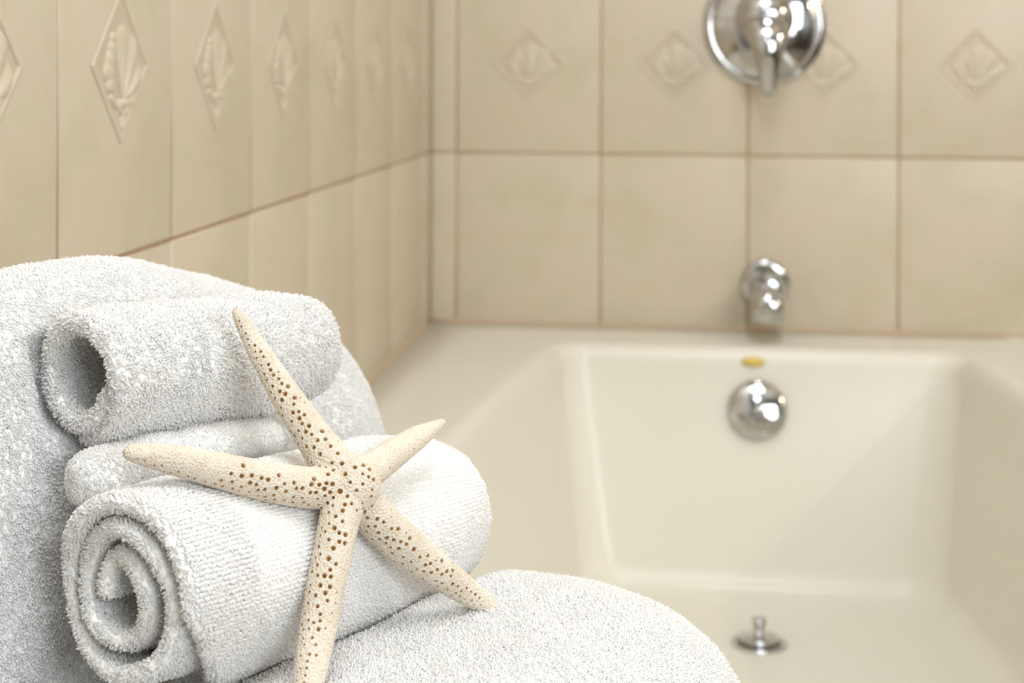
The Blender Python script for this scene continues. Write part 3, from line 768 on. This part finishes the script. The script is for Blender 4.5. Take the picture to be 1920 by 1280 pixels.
def build_starfish():
    tubes = []; pts = []; nb = 0; VV = []; FF = []
    armdata = []
    for arm in ARMS:
        C = np.array([at(a, b_, z) for a, b_, z, w_ in arm]); Rr = np.array([w_/2/F_PX*z for a, b_, z, w_ in arm])
        t = np.concatenate([[0], np.cumsum(np.linalg.norm(np.diff(C, axis=0), axis=1))])
        n = 70; ts = np.linspace(0, t[-1], n)
        Cs = np.stack([np.interp(ts, t, C[:, k]) for k in range(3)], -1); Rs = np.interp(ts, t, Rr)
        for _ in range(12):
            Cs[1:-1] = 0.25*Cs[:-2] + 0.5*Cs[1:-1] + 0.25*Cs[2:]; Rs[1:-1] = 0.25*Rs[:-2] + 0.5*Rs[1:-1] + 0.25*Rs[2:]
        Tn = np.gradient(Cs, axis=0); Tn /= np.linalg.norm(Tn, axis=1, keepdims=True)
        view = cam_loc[None] - Cs; view /= np.linalg.norm(view, axis=1, keepdims=True)
        E2 = view - (view*Tn).sum(1, keepdims=True)*Tn; E2 /= np.linalg.norm(E2, axis=1, keepdims=True)     # toward the viewer
        E1 = np.cross(Tn, E2)
        armdata.append((Cs, Rs, E1, E2, ts, Tn))
        m_ = 28
        for i in range(n):
            for k in range(m_):
                a = 2*math.pi*k/m_
                VV.append(Cs[i] + Rs[i]*(math.cos(a)*E1[i] + 0.92*math.sin(a)*E2[i]))
        tip = Cs[-1] + Tn[-1]*Rs[-1]*0.8; VV.append(tip); VV.append(Cs[0])
        for i in range(n-1):
            for k in range(m_):
                k2 = (k+1) % m_; FF.append((nb+i*m_+k, nb+i*m_+k2, nb+(i+1)*m_+k2, nb+(i+1)*m_+k))
        for k in range(m_):
            k2 = (k+1) % m_; FF.append((nb+(n-1)*m_+k, nb+(n-1)*m_+k2, nb+n*m_)); FF.append((nb+k2, nb+k, nb+n*m_+1))
        nb += n*m_ + 2
    # central disc fills the crotches
    C0 = np.array(at(660, 908, .668)); view = cam_loc - C0; view /= np.linalg.norm(view)
    bm = bmesh.new(); bmesh.ops.create_icosphere(bm, subdivisions=4, radius=1)
    q = Vector(view).to_track_quat('Z', 'Y').to_matrix()
    sv = [np.array(q @ Vector((v.co.x*0.0122, v.co.y*0.0122, v.co.z*0.0092))) + C0 for v in bm.verts]; bm.verts.index_update()
    sf = [tuple(v.index + nb for v in f.verts) for f in bm.faces]; bm.free()
    VV += sv; FF += sf
    o = mesh_obj('starfish', np.array(VV), FF, STAR)
    mod = o.modifiers.new('r', 'REMESH'); mod.mode = 'VOXEL'; mod.voxel_size = 0.00030; mod.use_smooth_shade = True
    ms = o.modifiers.new('s', 'SMOOTH'); ms.factor = 0.5; ms.iterations = 22
    dg = bpy.context.evaluated_depsgraph_get(); ev = o.evaluated_get(dg)
    me = bpy.data.meshes.new_from_object(ev, depsgraph=dg); o.modifiers.clear(); old = o.data; o.data = me; bpy.data.meshes.remove(old)
    n = len(me.vertices); co = np.empty(n*3, np.float32); me.vertices.foreach_get('co', co); co = co.reshape(-1, 3).astype(float)
    no = np.empty(n*3, np.float32); me.vertices.foreach_get('normal', no); no = no.reshape(-1, 3).astype(float)
    kdv = KDTree(n)
    for i in range(n): kdv.insert(co[i], i)
    kdv.balance()
    # pores
    pore = []      # (position, radius)
    side = [1, -1, 0, 1, 1]
    signs = {}
    for ai, (Cs, Rs, E1, E2, ts, Tn) in enumerate(armdata):
        # screen direction of the porous flank: chosen per arm in world terms
        tgt = [(-1, 0, -0.55), (0.0, 0, -1), (0.6, 0, -1), (-0.7, 0, -1), (-1, 0, 0.0)][ai]
        tv = np.array(to_world(tgt[0], 0, tgt[2])) - np.array(to_world(0, 0, 0)); 
        Lt = ts[-1]
        bias = 0.15 if ai != 4 else 0.05
        rows = [-0.45, -0.08, 0.26, 0.60, 0.94, 1.26] if ai != 2 else [0.7, 1.05]
        for ri, ph in enumerate(rows):
            s = 0.008 + (ri % 2)*0.0020
            while s < Lt*0.97:
                i = min(int(s/Lt*69), 69)
                sg = 1 if (E1[i]*tv).sum() > 0 else -1
                ph2 = ph + rng.normal()*0.10
                fr = s/Lt
                if (ri == 0 and (fr > 0.62 or rng.random() < 0.6)) or (ri == 1 and fr > 0.8): s += 0.0042; continue
                if ai == 1 and fr > 0.62 and ph2 < 0.6: s += 0.004; continue
                dirv = E1[i]*sg*math.sin(ph2) + E2[i]*math.cos(ph2)
                pos = Cs[i] + dirv*Rs[i]*0.97
                big = (0.00090 if ai != 2 else 0.0005) * (1.0 - 0.55*max(0, fr-0.55)/0.45) * (1.0 if ri < 3 else 0.78) * (0.82 + 0.32*rng.random())
                pore.append((pos, big)); s += (0.0039 if fr < 0.7 else 0.0032) * (0.85 + 0.3*rng.random())
        if ai in (0, 3, 4):
            for _ in range(10):
                i = rng.integers(6, 45); sg = -1 if (E1[i]*tv).sum() > 0 else 1
                ph2 = 0.3 + 0.9*rng.random(); pore.append((Cs[i] + (E1[i]*sg*math.sin(ph2) + E2[i]*math.cos(ph2))*Rs[i], 0.00042))
    e1 = np.array(q @ Vector((1, 0, 0))); e2 = np.array(q @ Vector((0, 1, 0)))
    pts_ = []
    for _ in range(400):
        a = rng.uniform(-0.0125, 0.0125, 2)
        if np.hypot(*a) < 0.0125 and all(np.hypot(*(a - b_)) > 0.0031 for b_ in pts_): pts_.append(a)
    for a in pts_: pore.append((C0 + e1*a[0] + e2*a[1] + view*0.008, 0.0008*(0.8 + 0.4*rng.random())))
    # snap onto the surface, drop crowded ones
    final = []
    for pos, r in pore:
        c_, idx, dist = kdv.find(pos)
        p = co[idx]
        if all(np.linalg.norm(p - f_[0]) > 0.0025 for f_ in final): final.append((p, r))
    disp = np.zeros(n); pa = np.zeros(n)
    # granules: blue-noise dots all over
    order = rng.permutation(n); taken = np.zeros(n, bool); gran = []
    for i in order:
        if taken[i]: continue
        gran.append(i)
        for (_, j, _) in kdv.find_range(co[i], 0.00098): taken[j] = True
    kg = KDTree(len(gran))
    for k, i in enumerate(gran): kg.insert(co[i], k)
    kg.balance()
    grad = rng.uniform(0.8, 1.25, len(gran))
    dg_ = np.empty(n); 
    for i in range(n):
        (_, k, d) = kg.find(co[i]); dg_[i] = d/(0.00068*grad[k])
    dome = np.sqrt(np.clip(1 - dg_**2, 0, 1))
    disp += 0.00042*(dome - 0.5)
    gap = np.clip((dg_ - 0.80)/0.35, 0, 1)*0.5
    for p, r in final:
        for (_, j, d) in kdv.find_range(p, r*2.4):
            x = d/r
            disp[j] += -0.0019*(r/0.001)*math.exp(-(x/0.80)**4*0.9) + 0.00012*math.exp(-((x-1.5)/0.4)**2)
            pa[j] = max(pa[j], min(1, max(0, (1.18 - x)/0.45)))
    # a pinch of orange at the very tip of each arm
    for (Cs, Rs, E1, E2, ts, Tn) in armdata:
        for (_, j, d) in kdv.find_range(Cs[-1] + Tn[-1]*Rs[-1]*0.6, 0.0026): pa[j] = max(pa[j], 0.30*(1 - d/0.0026))
    co += no*disp[:, None]
    me.vertices.foreach_set('co', co.astype(np.float32).ravel())
    for nm, arr in (('pore', pa), ('gap', gap)):
        at_ = me.attributes.new(nm, 'FLOAT', 'POINT'); at_.data.foreach_set('value', arr.astype(np.float32))
    me.polygons.foreach_set('use_smooth', np.ones(len(me.polygons), bool)); me.update()
    # put the origin at the centre
    for v_off in [C0]:
        co2 = co - v_off; me.vertices.foreach_set('co', co2.astype(np.float32).ravel()); o.location = tuple(v_off); me.update()
    tag(o, 'pale cream dried starfish with pitted slender arms, resting against the towel rolls', 'starfish')
    print('starfish', n, 'pores', len(final), 'granules', len(gran))
    return o
build_starfish()
print('objects', len(sc.objects))
